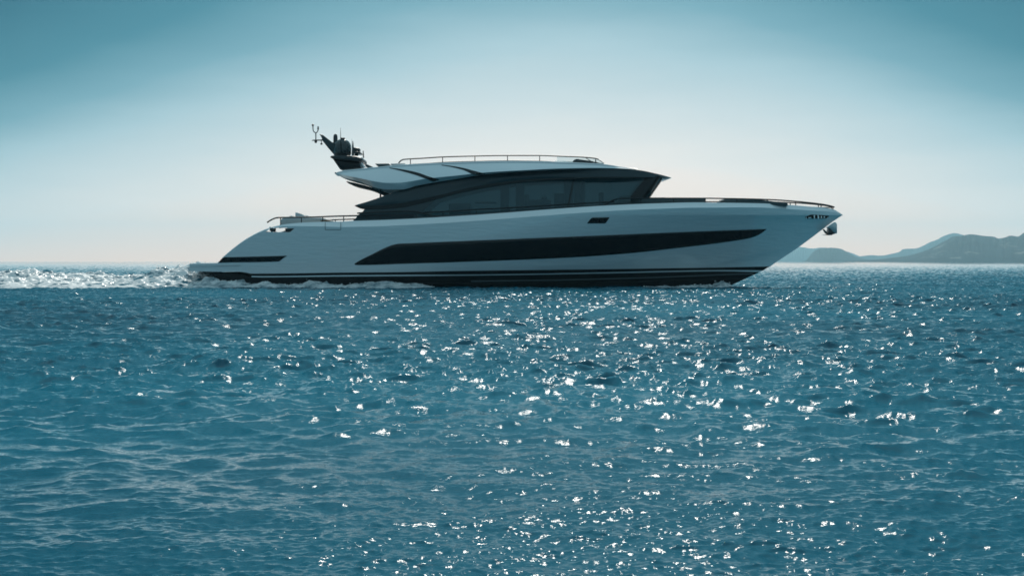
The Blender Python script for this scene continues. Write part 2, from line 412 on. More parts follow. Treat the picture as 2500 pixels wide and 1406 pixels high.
def hull():
    px = np.unique(np.concatenate([np.linspace(463, 640, 90), np.arange(640, 730, 1.0), np.linspace(730, 1700, 160), np.linspace(1700, 2058, 180)]))
    top = SHEER(px); bot = np.where(px < 1876, BOOT0(px), 0)
    sy = np.linspace(525, 655, 400); sx = stem(sy)
    bot = np.where(px >= 1876, np.interp(px, sx[::-1], sy[::-1]), bot)
    bot = np.maximum(bot, top)
    bev = np.minimum(pchip([463, 640, 760, 900, 1700, 1832, 1981, 2035, 2058], [1, 2, 10, 15, 13, 10.5, 9.5, 7, 0.0], px), (bot - top) * .6)
    nb = 7; nr = 64
    f = np.linspace(0, 1, nb)[:, None]
    pyb = top + bev * f
    g = np.linspace(0, 1, nr)[1:, None]
    pyr = top + bev + (bot - top - bev) * g
    PY = np.concatenate([pyb, pyr]); PX = np.repeat(px[None], len(PY), 0)
    Y = Yh(PX, PY)
    ins = .24 * np.minimum(1, bev / 12) * np.minimum(1, Y[nb] / .7)
    Y[:nb] = Y[nb - 1] - ins * (1 - f ** 1.3)
    Y = np.maximum(Y, 0)
    Y[:, -1] = 0
    near = W(PX, PY, -Y)
    # the mooring slot cut through the bulwark near the stern
    cx = (PX[:-1, :-1] + PX[1:, 1:]) / 2; cy = (PY[:-1, :-1] + PY[1:, 1:]) / 2
    sl = (cy - 557) / 10
    skip = (cy > 557) & (cy < 566.5) & (cx > 655 - 12 * (sl - .4)) & (cx < 720 - 11 * sl)
    skipf = (cy > 554) & (cy < 566.5) & (cx > 655 - 12 * (sl - .4)) & (cx < 724 - 11 * sl)
    m = MB(); m.grid(near, skip); m.grid(mir(near), skipf)
    # transom slope, stern face, gunwale cap
    j7 = int(np.searchsorted(px, 640)); je = int(np.searchsorted(px, 2000)) - j7
    m.grid(np.stack([near[0, :j7], mir(near)[0, :j7]]))
    m.grid(np.stack([near[:, 0], mir(near)[:, 0]]))
    j6 = int(np.searchsorted(px, 596))
    m.grid(np.stack([near[-1, :j6], mir(near)[-1, :j6]]))
    cap = near[0, j7:-1].copy(); cap[:, 1] = np.minimum(cap[:, 1] + .16, 0); inn = cap.copy(); inn[:, 2] -= .35
    inn[:, 2] = np.minimum(inn[:, 2], np.inf)
    m.grid(np.stack([near[0, j7:-1], cap])); m.grid(mir(np.stack([near[0, j7:-1], cap]))); m.grid(np.stack([cap[je:], mir(cap)[je:]]))
    jd = int(np.searchsorted(px, 730)) - j7
    m.grid(np.stack([cap[jd:je], inn[jd:je]])); m.grid(mir(np.stack([cap[jd:je], inn[jd:je]])))
    h = m.build('hull', M_hull, yacht, sharp=22)
    # decks
    d = MB(); d.grid(np.stack([inn[jd:je], mir(inn)[jd:je]]))
    lo = np.stack([near[nb, j7 - 20:j7 + jd].copy(), mir(near[nb, j7 - 20:j7 + jd])]); zz = W(600, 582, 0)[2]
    lo[..., 2] = zz; lo[..., 1] *= .97; d.grid(lo)
    d.build('deck', M_deck, yacht)
    return h
hull_o = hull()

def hull_strip(c0, c1, name, m, n=220, rows=5, off=0.0, parent=None, both=True, yf=Yh, ins=0.0, start=None):
    x0, y0 = c0.sample(n); x1, y1 = c1.sample(n)
    f = np.linspace(0, 1, rows)[:, None]
    PX = x0 + (x1 - x0) * f; PY = y0 + (y1 - y0) * f
    Y = np.maximum(yf(PX, PY) + off - ins, 0.0)
    P = W(PX, PY, -Y); b = MB().grid(P)
    if both: b.grid(mir(P)); 
    return b.build(name, m, parent or yacht), P
def to_stem(cv, x0, x1):
    xs = np.linspace(x0, x1, 60); ys = cv(xs); return Curve(*zip(xs, ys))
B1 = Curve((614, 673.5), (640, 674), (840, 671.7), (940, 671), (1120, 670.5), (1540, 663.2), (1640, 661), (1760, 659.2), (1863.5, 656.5 + 3.6))
B2 = Curve((614, 676.5), (640, 677), (840, 675), (940, 674.4), (1120, 673), (1540, 666.5), (1640, 664), (1760, 662.5), (1855, 664))
hull_strip(to_stem(BOOT0, 614, 1878), B1, 'boot_stripe', M_boot, off=.006)
hull_strip(B1, B2, 'pinstripe', M_pin, off=.004)
BT = [(540, 664), (600, 665.5), (614, 676.5)]
RB = Curve((560, 720), (800, 735), (1200, 738), (1500, 738), (1695, 738))
hull_strip(B2, RB, 'underwater_hull', M_anti, off=.002, rows=14)
# spray rails on the bottom forward
for a in (((1150, 687), (1400, 683), (1640, 676), (1760, 671), (1838, 668.5)), ((1000, 692), (1300, 691), (1560, 688), (1700, 683), (1806, 681))):
    c = Curve(*a); x, y = c.sample(60); P = W(x, y, -Yh(x, y) - .02)
    MB().tube(P, .035, 6).tube(mir(P), .035, 6).build('spray_rail', M_seam if a[0][0] == 1150 else M_anti, yacht)
# solid black block stands in for the shadow below the swim platform, plus hull bottom
MB().prism([(537, 664.5), (560, 664), (600, 665.5), (640, 676), (648, 684), (640, 700), (580, 700), (558, 690), (544, 678)], -2.5, 2.5).build('stern_shade_block', M_anti, yacht, bevel=.03)

# hull glass
def panel(name, up, lo, m, n=160, rows=7, off=.008, parent=None, yf=Yh, both=True):
    x = np.linspace(max(up.x[0], lo.x[0]), min(up.x[-1], lo.x[-1]), n)
    a, b = up(x), lo(x); b = np.maximum(a + .01, b)
    f = np.linspace(0, 1, rows)[:, None]; PX = np.repeat(x[None], rows, 0); PY = a + (b - a) * f
    P = W(PX, PY, -(yf(PX, PY) + off)); r = []
    for q in ((P, mir(P)) if both else (P,)):
        r.append(MB().grid(q).build(name, m, parent or hull_o, solid=.012))
    return r
panel('hull_window', Curve((865, 644.4), (869, 641.5), (910, 620), (935, 607.5), (949, 601.5), (960, 597.5), (974, 595), (1000, 594), (1120, 589), (1540, 572), (1640, 567.8), (1760, 563.3), (1871.5, 559.5)),
      Curve((865, 645), (867, 646.6), (871, 647), (1000, 643.4), (1120, 639.6), (1400, 628), (1540, 617.8), (1640, 607), (1768, 591.5), (1820, 583.5), (1832, 581), (1853, 573), (1871.5, 559.7)), M_hwin, n=260)
panel('stern_window', Curve((531.5, 641.5), (548, 628), (570, 627.6), (700, 624.4)), Curve((531.5, 641.8), (540, 641.3), (681, 638), (690, 631.5), (700, 624.8)), M_hwin)
pv = panel('porthole', Curve((1433.4, 545), (1447, 531.7), (1470, 531.3), (1488, 531)), Curve((1433.4, 545.6), (1450, 545.5), (1476, 545.4), (1488, 531.2)), M_black)
for q in pv:
    s = -1 if q is pv[0] else 1
    P = W(np.array([1452, 1475, 1471, 1448]), np.array([536, 535.6, 541, 541.4]), 0); P[:, 1] = s * (Yh(1462, 538) + .03)
    P = P * 1
    f = W(1462, 538, -(Yh(1462, 538) + .02)); 
    for x0, x1 in ((1450, 1455), (1457, 1462), (1466, 1471)):
        a = W(x0, 541.5, -(Yh(1462, 541) + .02)); b = W(x1, 535.5, -(Yh(1462, 536) + .02))
        a[1] *= -s; b[1] *= -s
        MB().tube([a, b], .018, 6).build('grille_bar', M_rail, q)
# boarding gate seam
for a, b in (((794, 543), (794, 561)), ((794, 561), (832, 561)), ((832, 543), (832, 561))):
    x = np.linspace(a[0], b[0], 8); y = np.linspace(a[1], b[1], 8); yy = Yh(x, y) + .002
    yy = np.where(y < 551, yy - .10 * ((551 - y) / 8), yy)
    MB().tube(W(x, y, -yy), .012, 6).build('gate_seam', M_seam, hull_o)
# mooring slot gear by the stern: rollers and bollards between dark cheeks
def slotbox(name, poly, y0, y1, m=M_dark):
    MB().prism(poly, y0, y1).build(name, m, hull_o, bevel=.01)
for s in (-1, 1):
    y0, y1 = sorted((s * 3.07, s * 2.75))
    slotbox('mooring_cheek', [(660, 557.5), (673, 557.5), (672, 566.4), (662, 566.4)], y0, y1)
    slotbox('mooring_cheek', [(697, 557.5), (719, 557), (709, 566.4), (698, 566.4)], y0, y1)
    a, b = W(681, 566.5, 0), W(680, 557, 0); a[1] = b[1] = s * 2.9
    MB().tube([a, b], .04, 10).build('mooring_roller', M_chrome, hull_o)
    a, b = W(687, 566.5, 0), W(683.5, 558.5, 0); a[1] = b[1] = s * 2.9
    MB().tube([a, b], .05, 10).build('mooring_roller', M_dark, hull_o)
# bow fairlead: dark slot with polished rollers, both bows
for s in (-1, 1):
    x = np.linspace(1966, 2024, 30); up = pchip([1966, 1982, 2000, 2024], [530, 524.5, 525, 527.5], x); lo = pchip([1966, 1972, 2016, 2024], [532, 534, 533.5, 528.5], x)
    f = np.linspace(0, 1, 4)[:, None]; PX = np.repeat(x[None], 4, 0); PY = up + (lo - up) * f
    P = W(PX, PY, -(Yh(PX, PY) + .012)); P = P if s < 0 else mir(P)
    fl = MB().grid(P).build('bow_fairlead', M_black, hull_o, solid=.015)
    for (cx, cy, r) in ((1968, 532, .035), (1987.5, 527.5, .05), (1997, 526.5, .045), (1997.5, 531, .06), (1988, 532, .04), (2005, 530, .05), (2012, 530, .045)):
        c = W(cx, cy, -(Yh(cx, cy) + .02)); c = c if s < 0 else mir(c)
        MB().tube([c - (0, 0, r), c + (0, 0, r)], r * .8, 10).build('fairlead_roller', M_chrome, fl)
    a, b = W(1973, 532.2, -(Yh(1973, 532) + .02)), W(1980, 531.8, -(Yh(1980, 532) + .02))
    if s > 0: a, b = mir(a), mir(b)
    MB().tube([a, b], .028, 8).build('fairlead_roller', M_chrome, fl)

# anchor under the bow
anc = bpy.data.objects.new('anchor', None); COL.objects.link(anc); anc.parent = yacht
MB().prism([(2018, 555.5), (2036, 542.4), (2039, 544.5), (2041, 548), (2041.3, 569), (2039.5, 571), (2032, 567.5), (2024, 558.5), (2021, 557)], -.28, .28).build('anchor_plate', M_steel, anc, bevel=.02)
MB().prism([(2022, 557.5), (2027, 562), (2037, 570.5), (2028, 573.6), (2020, 573), (2020.5, 566)], -.34, .34).build('fluke', M_dark, anc, bevel=.02)
MB().prism([(2009, 560.5), (2011, 559.5), (2018, 567), (2020, 572.5), (2015, 570)], -.12, .12).build('shank', M_dark, anc, bevel=.01)
MB().prism([(2008, 573.2), (2030, 572.4), (2028, 574.4), (2020, 574.2)], -.36, .36).build('fluke', M_dark, anc, bevel=.005)

# ------------------------------------------------------------------ superstructure
def Yc(px, py):
    """half width of the deckhouse sides"""
    px, py = np.broadcast_arrays(np.asarray(px, float), np.asarray(py, float))
    b = 2.72 - (525 - py) / 52 * .24
    t = np.clip((px - 1330) / 330, 0, 1)
    return b * (1 - .33 * t ** 2.2)
def Yr(px, py):
    """half width of the roof rim / visor"""
    px, py = np.broadcast_arrays(np.asarray(px, float), np.asarray(py, float))
    t = np.clip((px - 1380) / 259.2, 0, 1); a = np.clip((985 - px) / 170, 0, 1)
    return 2.66 * np.sqrt(np.maximum(1 - t ** 3.4, 0)) * (1 - .52 * a ** 1.8)

RTOP = Curve((817, 423.4), (822, 421.2), (838.5, 417), (889, 411), (939, 406), (959, 404), (1019, 400.3), (1080, 397.5), (1159, 395), (1239, 393.3), (1317, 394), (1360, 395.5), (1430, 398), (1474, 401), (1514, 407.3), (1557, 414.2))
RCRE = Curve((817, 423.8), (850, 430), (895, 439), (919, 444), (945, 446.8), (970, 446.6), (1000, 443.5), (1038, 437), (1120, 428.5), (1184, 421.5), (1278, 416), (1377, 411.5), (1452, 410.3), (1514, 411.3), (1557, 414.5))
RBOT = Curve((817, 424.3), (827, 429.5), (839.5, 434), (879, 444.5), (919, 459), (935, 462.4), (950, 463.6), (981, 463), (1018, 453.6), (1058, 446), (1080, 442.5), (1120, 436.3), (1184, 426.2), (1278, 419.4), (1377, 414.4), (1452, 412.7), (1514, 412.7), (1557, 415))
def roof():
    n = 240; x = np.linspace(817, 1557, n); t, c, b = RTOP(x), RCRE(x), RBOT(x)
    rows = []; ys = []
    yr = Yr(x, b)
    tap = np.clip((1557 - x) / 160, 0, 1)
    low = .30 * tap
    for f in np.linspace(0, 1, 5): rows.append(b + (c - b) * f); ys.append(yr + low * f)
    inw = .62 * np.clip((1557 - x) / 300, .25, 1) * np.clip((x - 800) / 120, .25, 1)
    tt = t + np.minimum(3.2, (c - t) * .3)
    for f in np.linspace(0, 1, 9)[1:]: rows.append(c + (tt - c) * f); ys.append(yr + low - inw * (f ** 1.15))
    rows.append(tt - .5); ys.append(ys[-1] + .03)                        # small lip of the top coaming
    rows.append(t + .2); ys.append(ys[-1] - .03)
    rows.append(t); ys.append(ys[-1] - .08)
    PY = np.stack(rows); Y = np.maximum(np.stack(ys), .02); PX = np.repeat(x[None], len(PY), 0)
    P = W(PX, PY, -Y); m = MB().grid(P).grid(mir(P))
    top = P[-1]; k = 7; fr = np.linspace(0, 1, k)[:, None, None]
    cross = top[None] * (1 - fr) + mir(top)[None] * fr; cross[..., 2] -= .06 * np.sin(fr[..., 0] * math.pi)
    m.grid(cross)
    r = m.build('hardtop', M_white, yacht, sharp=24)
    # underside
    bot = P[0].copy(); up = bot.copy(); up[:, 2] += .09; up[:, 1] *= .86
    e = np.stack([bot, up]); u = MB().grid(e).grid(mir(e))
    g = up[None] * (1 - fr) + mir(up)[None] * fr; u.grid(g); u.build('hardtop_underside', M_dark, yacht)
    return r, P
roof_o, roofP = roof()

def roof_y(px, py):
    """roof skin half width, for things lying on it"""
    px, py = np.broadcast_arrays(np.asarray(px, float), np.asarray(py, float))
    t, c, b = RTOP(px), RCRE(px), RBOT(px); yr = Yr(px, b); tap = np.clip((1557 - px) / 160, 0, 1); low = .30 * tap
    inw = .62 * np.clip((1557 - px) / 300, .25, 1) * np.clip((px - 800) / 120, .25, 1)
    tt = t + np.minimum(3.2, (c - t) * .3)
    f = np.clip((c - py) / np.maximum(c - tt, .1), 0, 1.2); g = np.clip((b - py) / np.maximum(b - c, .1), 0, 1)
    return np.where(py < c, yr + low - inw * f ** 1.15, yr + low * g)
for up, lo in ((Curve((951, 409.8), (979, 413.4), (1019, 421.6), (1046, 431), (1073.4, 439.3)), Curve((951, 410.6), (969, 414.6), (1009, 425.4), (1046, 439), (1056, 443.4), (1073.4, 439.6))),
               (Curve((1078, 403), (1095, 404.6), (1130, 410.3), (1154, 416.5), (1184, 424.6)), Curve((1078, 403.8), (1095, 406.4), (1130, 414.6), (1164, 427.4), (1184, 425)))):
    panel('air_intake', up, lo, M_black, n=70, rows=5, off=.02, parent=roof_o, yf=roof_y)

# charcoal cabin shell, arch stripe, wing
CTOP = Curve((866, 501.6), (900, 491.5), (929, 481.5), (949, 474), (965, 469), (981, 463.8), (1018, 454.2), (1058, 446.6), (1080, 443.2), (1120, 437), (1184, 426.9), (1278, 420.1), (1377, 415), (1452, 413.3), (1514, 413.3), (1557, 415.5), (1601, 424), (1625, 430), (1639, 434))
AUP = Curve((866, 502.4), (885, 503), (930, 501), (979, 496), (1018, 488), (1080, 475), (1120, 464.5), (1204, 448), (1278, 439), (1377, 434), (1477, 432), (1560, 432.4), (1613, 433.2), (1639, 434.2))
ALO = Curve((866, 503), (872, 506), (885, 510.6), (919, 511), (979, 507), (1018, 499), (1058, 489), (1080, 482.6), (1120, 472), (1204, 455.4), (1278, 445), (1377, 437.8), (1477, 434.6), (1560, 434.3), (1613, 435), (1639, 434.5))
def Ys(px, py):
    """charcoal shell: follows the deckhouse aft and swells into the visor rim forward"""
    px = np.asarray(px, float); m = np.clip((px - 1250) / 250, 0, 1); m = m * m * (3 - 2 * m)
    top = CTOP(px); v = np.clip((py - top) / np.maximum(AUP(px) - top, 1), 0, 1)
    ya = Yc(px, py) + .04 + .06 * np.sin(v * math.pi) * np.clip((px - 870) / 80, 0, 1)
    sc_ = np.clip(1 - ((px - 1090) / 125) ** 2, 0, 1) * np.sin(v * math.pi) ** 2
    ya = ya - .07 * sc_
    yb = Yr(px, py) * (1 - .0 * v) + .0
    return ya * (1 - m) + (yb - .03 + .04 * v) * m
def shell():
    x = np.concatenate([np.linspace(866, 1500, 200), np.linspace(1500, 1639, 80)[1:]]); f = np.linspace(0, 1, 16)[:, None]
    a, b = CTOP(x), AUP(x); PX = np.repeat(x[None], 16, 0); PY = a + (b - a) * f
    Y = np.maximum(Ys(PX, PY), 0.0); Y[:, -1] = 0
    P = W(PX, PY, -Y); m = MB().grid(P).grid(mir(P))
    j = int(np.searchsorted(x, 981)); fr = np.linspace(0, 1, 5)[:, None, None]
    for row, sh in ((P[0, j:], -.015), (P[-1, j:], .0)):
        row = row.copy(); row[:, 2] += sh
        m.grid(row[None] * (1 - fr) + mir(row)[None] * fr) if row is not None else 0
    s = m.build('cabin_shell', M_char, yacht, sharp=30)
    wi = P[:, :j + 30].copy(); wi[..., 1] += .35
    for fn in (lambda q: q, mir):
        wm = MB().grid(fn(wi))
        for e in ((P[0, :j + 30], wi[0]), (P[-1, :j + 30], wi[-1])): wm.grid(fn(np.stack(e)))
        wm.build('wing_lining', M_char, s)
    b2 = ALO(x); PY = b + (b2 - b) * np.linspace(0, 1, 4)[:, None]; PX = np.repeat(x[None], 4, 0); Y = np.maximum(np.minimum(Ys(PX, np.minimum(PY, AUP(PX))), Ys(PX, AUP(PX))) - .005 + .02 * np.clip((1500 - PX) / 200, 0, 1), 0)
    P = W(PX, PY, -Y); q = P[-1].copy(); q[:, 1] = np.minimum(q[:, 1] + .3, 0); e = np.stack([P[-1], q])
    MB().grid(P).grid(mir(P)).grid(e).grid(mir(e)).build('arch_stripe', M_black, yacht)
    # pale lip under the visor tip
    x = np.linspace(1616, 1638.6, 14); Yv = Yr(x, 0) * .97
    u = W(x, 434.6 + 0 * x, -Yv); l = W(x, pchip([1616, 1626, 1638.6], [440, 439.5, 435], x), -Yv * .93)
    m = MB().grid(np.stack([u, l])).grid(mir(np.stack([u, l]))); m.grid(np.stack([l, mir(l)])); m.build('visor_lip', M_white, s)
    return s
shell_o = shell()

# side glazing, aft quarter panel, pillar, windscreen
def side_panel(name, x0f, x1f, m, n=120, rows=10, off=0.0, parent=None, bottom=None, up=ALO, lift=0.0):
    """strip of deckhouse side between the arch and the bulwark; ends slant: x0f/x1f = (x at top, x at bottom)"""
    s = np.linspace(0, 1, n); xt = x0f[0] + (x1f[0] - x0f[0]) * s; xb = x0f[1] + (x1f[1] - x0f[1]) * s
    yt = up(xt) - lift; yb = (bottom(xb) if bottom else SHEER(xb) - 3.5); f = np.linspace(0, 1, rows)[:, None]
    PX = xt + (xb - xt) * f; PY = yt + (yb - yt) * f
    P = W(PX, PY, -(Yc(PX, PY) - .03 + off)); r = []
    for q in (P, mir(P)): r.append(MB().grid(q).build(name, m, parent or yacht))
    return r
BASE = Curve(*[(x, float(SHEER(x)) - 3.5) for x in np.linspace(860, 1700, 40)])
side_panel('cabin_window', (1062, 1015), (1400, 1386), M_glass, bottom=BASE)
side_panel('cabin_window', (1402, 1388), (1576, 1536), M_glass, bottom=BASE)
side_panel('window_mullion', (1399, 1385), (1403, 1389), M_black, n=4, off=.004, bottom=BASE)
side_panel('quarter_panel', (890, 872), (1063, 1016), M_char, bottom=BASE)
side_panel('cabin_pillar', (1575, 1535), (1600, 1563), M_black, n=20, off=.004, bottom=Curve((1500, 486), (1600, 485)))
# cabin base coaming below the glass
x = np.linspace(863, 1590, 120); PY = np.stack([SHEER(x) - 3.4, SHEER(x) + 22]); PX = np.stack([x, x]); P = W(PX, PY, -(Yc(PX, PY)))
P[:, 0, 0] += 0; MB().grid(P).grid(mir(P)).build('cabin_coaming', M_char, yacht)
for y0, y1 in ((-2.6, -2.35), (2.35, 2.6)):
    MB().prism([(863, 540), (876, 524), (895, 511), (960, 508), (960, 540)], y0, y1).build('cabin_buttress', M_char, yacht, bevel=.02)
def windscreen():
    th = np.linspace(-math.pi / 2, math.pi / 2, 41)
    yt, yb = float(Yc(1600, 436)) - .03, float(Yc(1563, 484)) - .03
    rows = []
    for f in np.linspace(0, 1, 8):
        xc, xs, yy, py = 1619 + (1583.5 - 1619) * f, 1600 + (1563 - 1600) * f, yt + (yb - yt) * f, 434.5 + (486 - 434.5) * f
        x0 = W(xs, py, -yy)[0]; x1 = W(xc, py, 0)[0]; z = W(xc, py, 0)[2]
        rows.append(np.stack([x0 + (x1 - x0) * np.cos(th), yy * np.sin(th), np.full_like(th, z)], -1))
    P = np.stack(rows)
    wsc = MB().grid(P).build('windscreen', M_glass, yacht)
    MB().tube(P[:, 20], .03, 6).build('windscreen_post', M_black, wsc)
    for j in (12, 28): MB().tube(P[:, j], .035, 6).build('windscreen_post', M_black, wsc)
    P2 = P[:, :8] + np.array([.012, 0, 0])
    for q in (P2, mir(P2)): MB().grid(q).build('windscreen_frame', M_black, wsc)
    return P
wsP = windscreen()
# interior: floor, ceiling lining, bulkheads, joinery and seats seen through the glass
def ibox(name, x0, x1, p0, p1, y0, y1, m, bevel=.03):
    MB().prism([(x0, p0), (x1, p0), (x1, p1), (x0, p1)], y0, y1).build(name, m, yacht, bevel=bevel)
x = np.linspace(905, 1570, 60)
fl = W(x, SHEER(x) + 18, -2.3); MB().grid(np.stack([fl, mir(fl)])).build('cabin_floor', M_int, yacht)
ceil = W(x[10:], AUP(x[10:]) + 1.5, -(Yc(x[10:], AUP(x[10:])) - .12)); MB().grid(np.stack([ceil, mir(ceil)])).build('cabin_ceiling', M_int, yacht)
MB().prism([(985, 466), (1000, 466), (1000, 520), (985, 530)], -2.25, 2.25).build('aft_bulkhead', M_intd, yacht)
ibox('cabin_bulkhead', 1222, 1243, 452, 535, -.5, 2.1, M_intd); ibox('cabin_bulkhead', 1259, 1280, 448, 530, -.2, .6, M_intd)
ibox('cabin_bulkhead', 1378, 1398, 436, 522, -.4, 1.6, M_intd); ibox('cabin_bulkhead', 1402, 1415, 436, 522, -.2, .3, M_intd); ibox('cabin_bulkhead', 1417, 1427, 436, 522, .2, 1.2, M_intd)
ibox('cabinet', 1402, 1417, 476, 522, -.2, .4, M_intd)
ibox('cabinet', 1353, 1378, 473, 530, -.3, .4, M_intd); ibox('sofa', 1290, 1345, 489, 535, -1.2, .2, M_intd, .08); ibox('sofa', 1280, 1292, 476, 535, -1.2, .2, M_intd, .08)
ibox('armchair', 1322, 1336, 480, 535, .3, 1.1, M_intd, .1); ibox('sofa', 1096, 1150, 497, 545, -1.6, -.8, M_int, .08); ibox('dining_table', 1160, 1212, 494, 497, -.6, .9, M_intd, .01)
ibox('helm_seat', 1462, 1474, 470, 520, -.9, -.3, M_intd, .06); ibox('helm_console', 1512, 1540, 480, 520, -1.5, 1.5, M_intd, .05)

# aft overhang: lower fin under the roof, post
def fin():
    x = np.linspace(846, 985, 40); a = pchip([846, 870, 900, 944, 985], [442.6, 447.5, 455.5, 470.5, 481], x); b = pchip([846, 853, 900, 937, 985], [444.5, 449.5, 462, 476.5, 489], x)
    y = Yr(x, a) * .62
    u, l = W(x, a, -y), W(x, b, -y * .98); u2, l2 = u.copy(), l.copy(); u2[:, 1] += .25; l2[:, 1] += .25
    for sgn in (0, 1):
        m = MB()
        for q in ((u, l), (u2, l2), (u, u2), (l, l2)): q = np.stack(q); m.grid(mir(q) if sgn else q)
        m.build('overhang_fin', M_black, yacht)
fin()
for s in (-1, 1):
    a, b = W(929, 484, -2.25), W(929, 462, -2.25)
    if s > 0: a, b = mir(a), mir(b)
    MB().tube([a, b], .04, 8).build('overhang_post', M_rail, yacht)

# ------------------------------------------------------------------ rails
def rail(name, curve_pts, yf, posts, foot, r=.034, pr=.024, both=True, dense=90, m=M_rail):
    c = Curve(*curve_pts); x, y = c.sample(dense)
    for s in ((-1, 1) if both else (-1,)):
        P = W(x, y, -yf(x)); P = P if s < 0 else mir(P)
        o = MB().tube(P, r, 8).build(name, m, yacht)
        for p in posts:
            a = W(p, float(c(p)), -float(yf(p))); b = W(p, float(foot(p)) + 3, -float(yf(p)))
            if s > 0: a, b = mir(a), mir(b)
            MB().tube([a, b], pr, 6).build('rail_post', m, o)
ysh = lambda x: np.maximum(Yh(x, SHEER(x) + 13) - .30 * np.clip((2060 - np.asarray(x)) / 90, .2, 1), .0)
rail('bow_rail', [(1474, 501), (1485, 495.5), (1497, 489.2), (1505, 486.4), (1512, 485), (1560, 484.4), (1640, 484), (1700, 484.1), (1777, 485), (1873, 487.4), (1943, 492), (2005, 498.7), (2025, 502.3), (2037, 506)], ysh, [1565, 1645, 1722, 1799, 1873, 1942.6, 2004.5, 2033.7], SHEER)
rail('bow_rail_wire', [(1990, 506.2), (2015, 506.6), (2035, 506.6)], ysh, [], SHEER, r=.016)
rail('side_rail', [(1030, 520), (1039, 519), (1082, 517.2), (1120, 514.8), (1162, 512), (1244, 507.8), (1324, 503), (1404, 498.2), (1484, 493.4), (1500, 492.5)], lambda x: ysh(x) - .05, [1082, 1163, 1244, 1324, 1404], SHEER)
rail('aft_rail', [(652, 543.6), (658, 539.5), (666, 535.2), (673, 532.6), (680, 531.4), (740, 530.6), (840, 527.6), (900, 526.4), (960, 526), (1010, 525.5)], lambda x: ysh(np.maximum(x, 700)), [685, 736, 788, 839, 895, 928, 1017], SHEER)
rail('grab_rail', [(872, 521), (880, 520.2), (895, 519.6), (940, 517.4), (1000, 516), (1012, 516.8), (1030, 520.4), (1050, 525), (1076, 530.4)], lambda x: ysh(x) - .02, [], SHEER)
ytop = lambda x: roof_y(x, RTOP(x) + 1) - .12
rail('flybridge_rail', [(973, 399), (976, 395), (981, 391), (987, 389.5), (993, 389), (1035, 386.6), (1080, 383.7), (1159, 381.4), (1239, 380), (1318, 380), (1360, 381.6), (1427, 384.4), (1452, 387), (1461, 389.5)], ytop, [1002, 1080.5, 1159.5, 1239, 1317.5], RTOP, r=.03, pr=.022)

# flybridge windscreen, console, seats
def fly():
    c = W(1416, 396, 0); n = 40
    x = np.linspace(1360, 1474, n); up = pchip([1360, 1427, 1452, 1463, 1474], [382, 384.8, 387.5, 391.5, 399], x); lo = pchip([1360, 1420, 1474], [396.5, 398, 400.6], x)
    yy = 1.75 * np.sqrt(np.maximum(1 - np.clip((x - 1380) / 94.2, 0, 1) ** 3, 0))
    P = np.stack([W(x, up, -yy), W(x, lo, -yy)])
    o = MB().grid(P).grid(mir(P)).build('flybridge_windscreen', M_clear, yacht)
    l2 = pchip([1360, 1420, 1474], [395.2, 396, 399.2], x); l3 = pchip([1360, 1420, 1474], [399, 400.2, 402], x)
    Q = np.stack([W(x, l2, -yy - .01), W(x, l3, -yy - .03)]); MB().grid(Q).grid(mir(Q)).build('windscreen_base', M_black, o)
    MB().tube(P[0, 16:], .016, 6).tube(mir(P[0, 16:]), .016, 6).build('windscreen_trim', M_rail, o)
    MB().prism([(1396, 398), (1400, 393), (1406, 390.6), (1411, 390.2), (1412, 391.6), (1425, 393), (1445, 396), (1450, 399), (1396, 400)], -.8, .8).build('helm_console', M_dark, yacht, bevel=.02)
    for s in (-1, 1):
        a, b = W(1429, 385.2, s * 1.2), W(1447, 396.5, s * 1.2); MB().tube([a, b], .018, 6).build('windscreen_strut', M_rail, o)
        a, b = W(1454, 390, s * 1.1), W(1455, 399, s * 1.1); MB().tube([a, b], .03, 6).build('windscreen_strut', M_rail, o)
    MB().prism([(919, 402.6), (953, 402.2), (952, 405.5), (945, 408), (925, 408.5), (922, 405.5)], -1.3, .6).build('flybridge_seat', M_pad, yacht, bevel=.03)
    MB().prism([(957, 402.4), (991, 401.4), (991, 404), (957, 405.5)], -.8, 1.0).build('flybridge_seat', M_cush, yacht, bevel=.02)
fly()

# foredeck sun pads
def pad(poly, y, name='sun_pad'):
    MB().prism(poly, -y, y).build(name, M_pad, yacht, bevel=.05)
pad([(1500, 500), (1506, 492), (1520, 487.5), (1560, 486.4), (1640, 485.6), (1700, 486.3), (1709, 487.6), (1711.5, 490), (1711.5, 500)], 2.0)
pad([(1757.5, 500), (1757.5, 490.4), (1765, 487), (1770, 486.2), (1800, 486.6), (1840, 489.5), (1875, 494), (1900, 496.6), (1911, 497.2), (1913, 505)], 1.45)

# aft sunbed base
MB().prism([(697.5, 556), (698.5, 545), (699, 538.5), (702, 536.5), (704, 534.5), (795, 534.2), (803, 536), (806, 539), (803, 541), (794, 540.5), (792, 556)], -2.0, 2.0).build('aft_sunbed', M_cush, yacht, bevel=.05)
MB().prism([(696.5, 548), (697.5, 541), (700, 539), (700, 548)], -1.9, 1.9).build('sunbed_speaker', M_dark, yacht, bevel=.02)

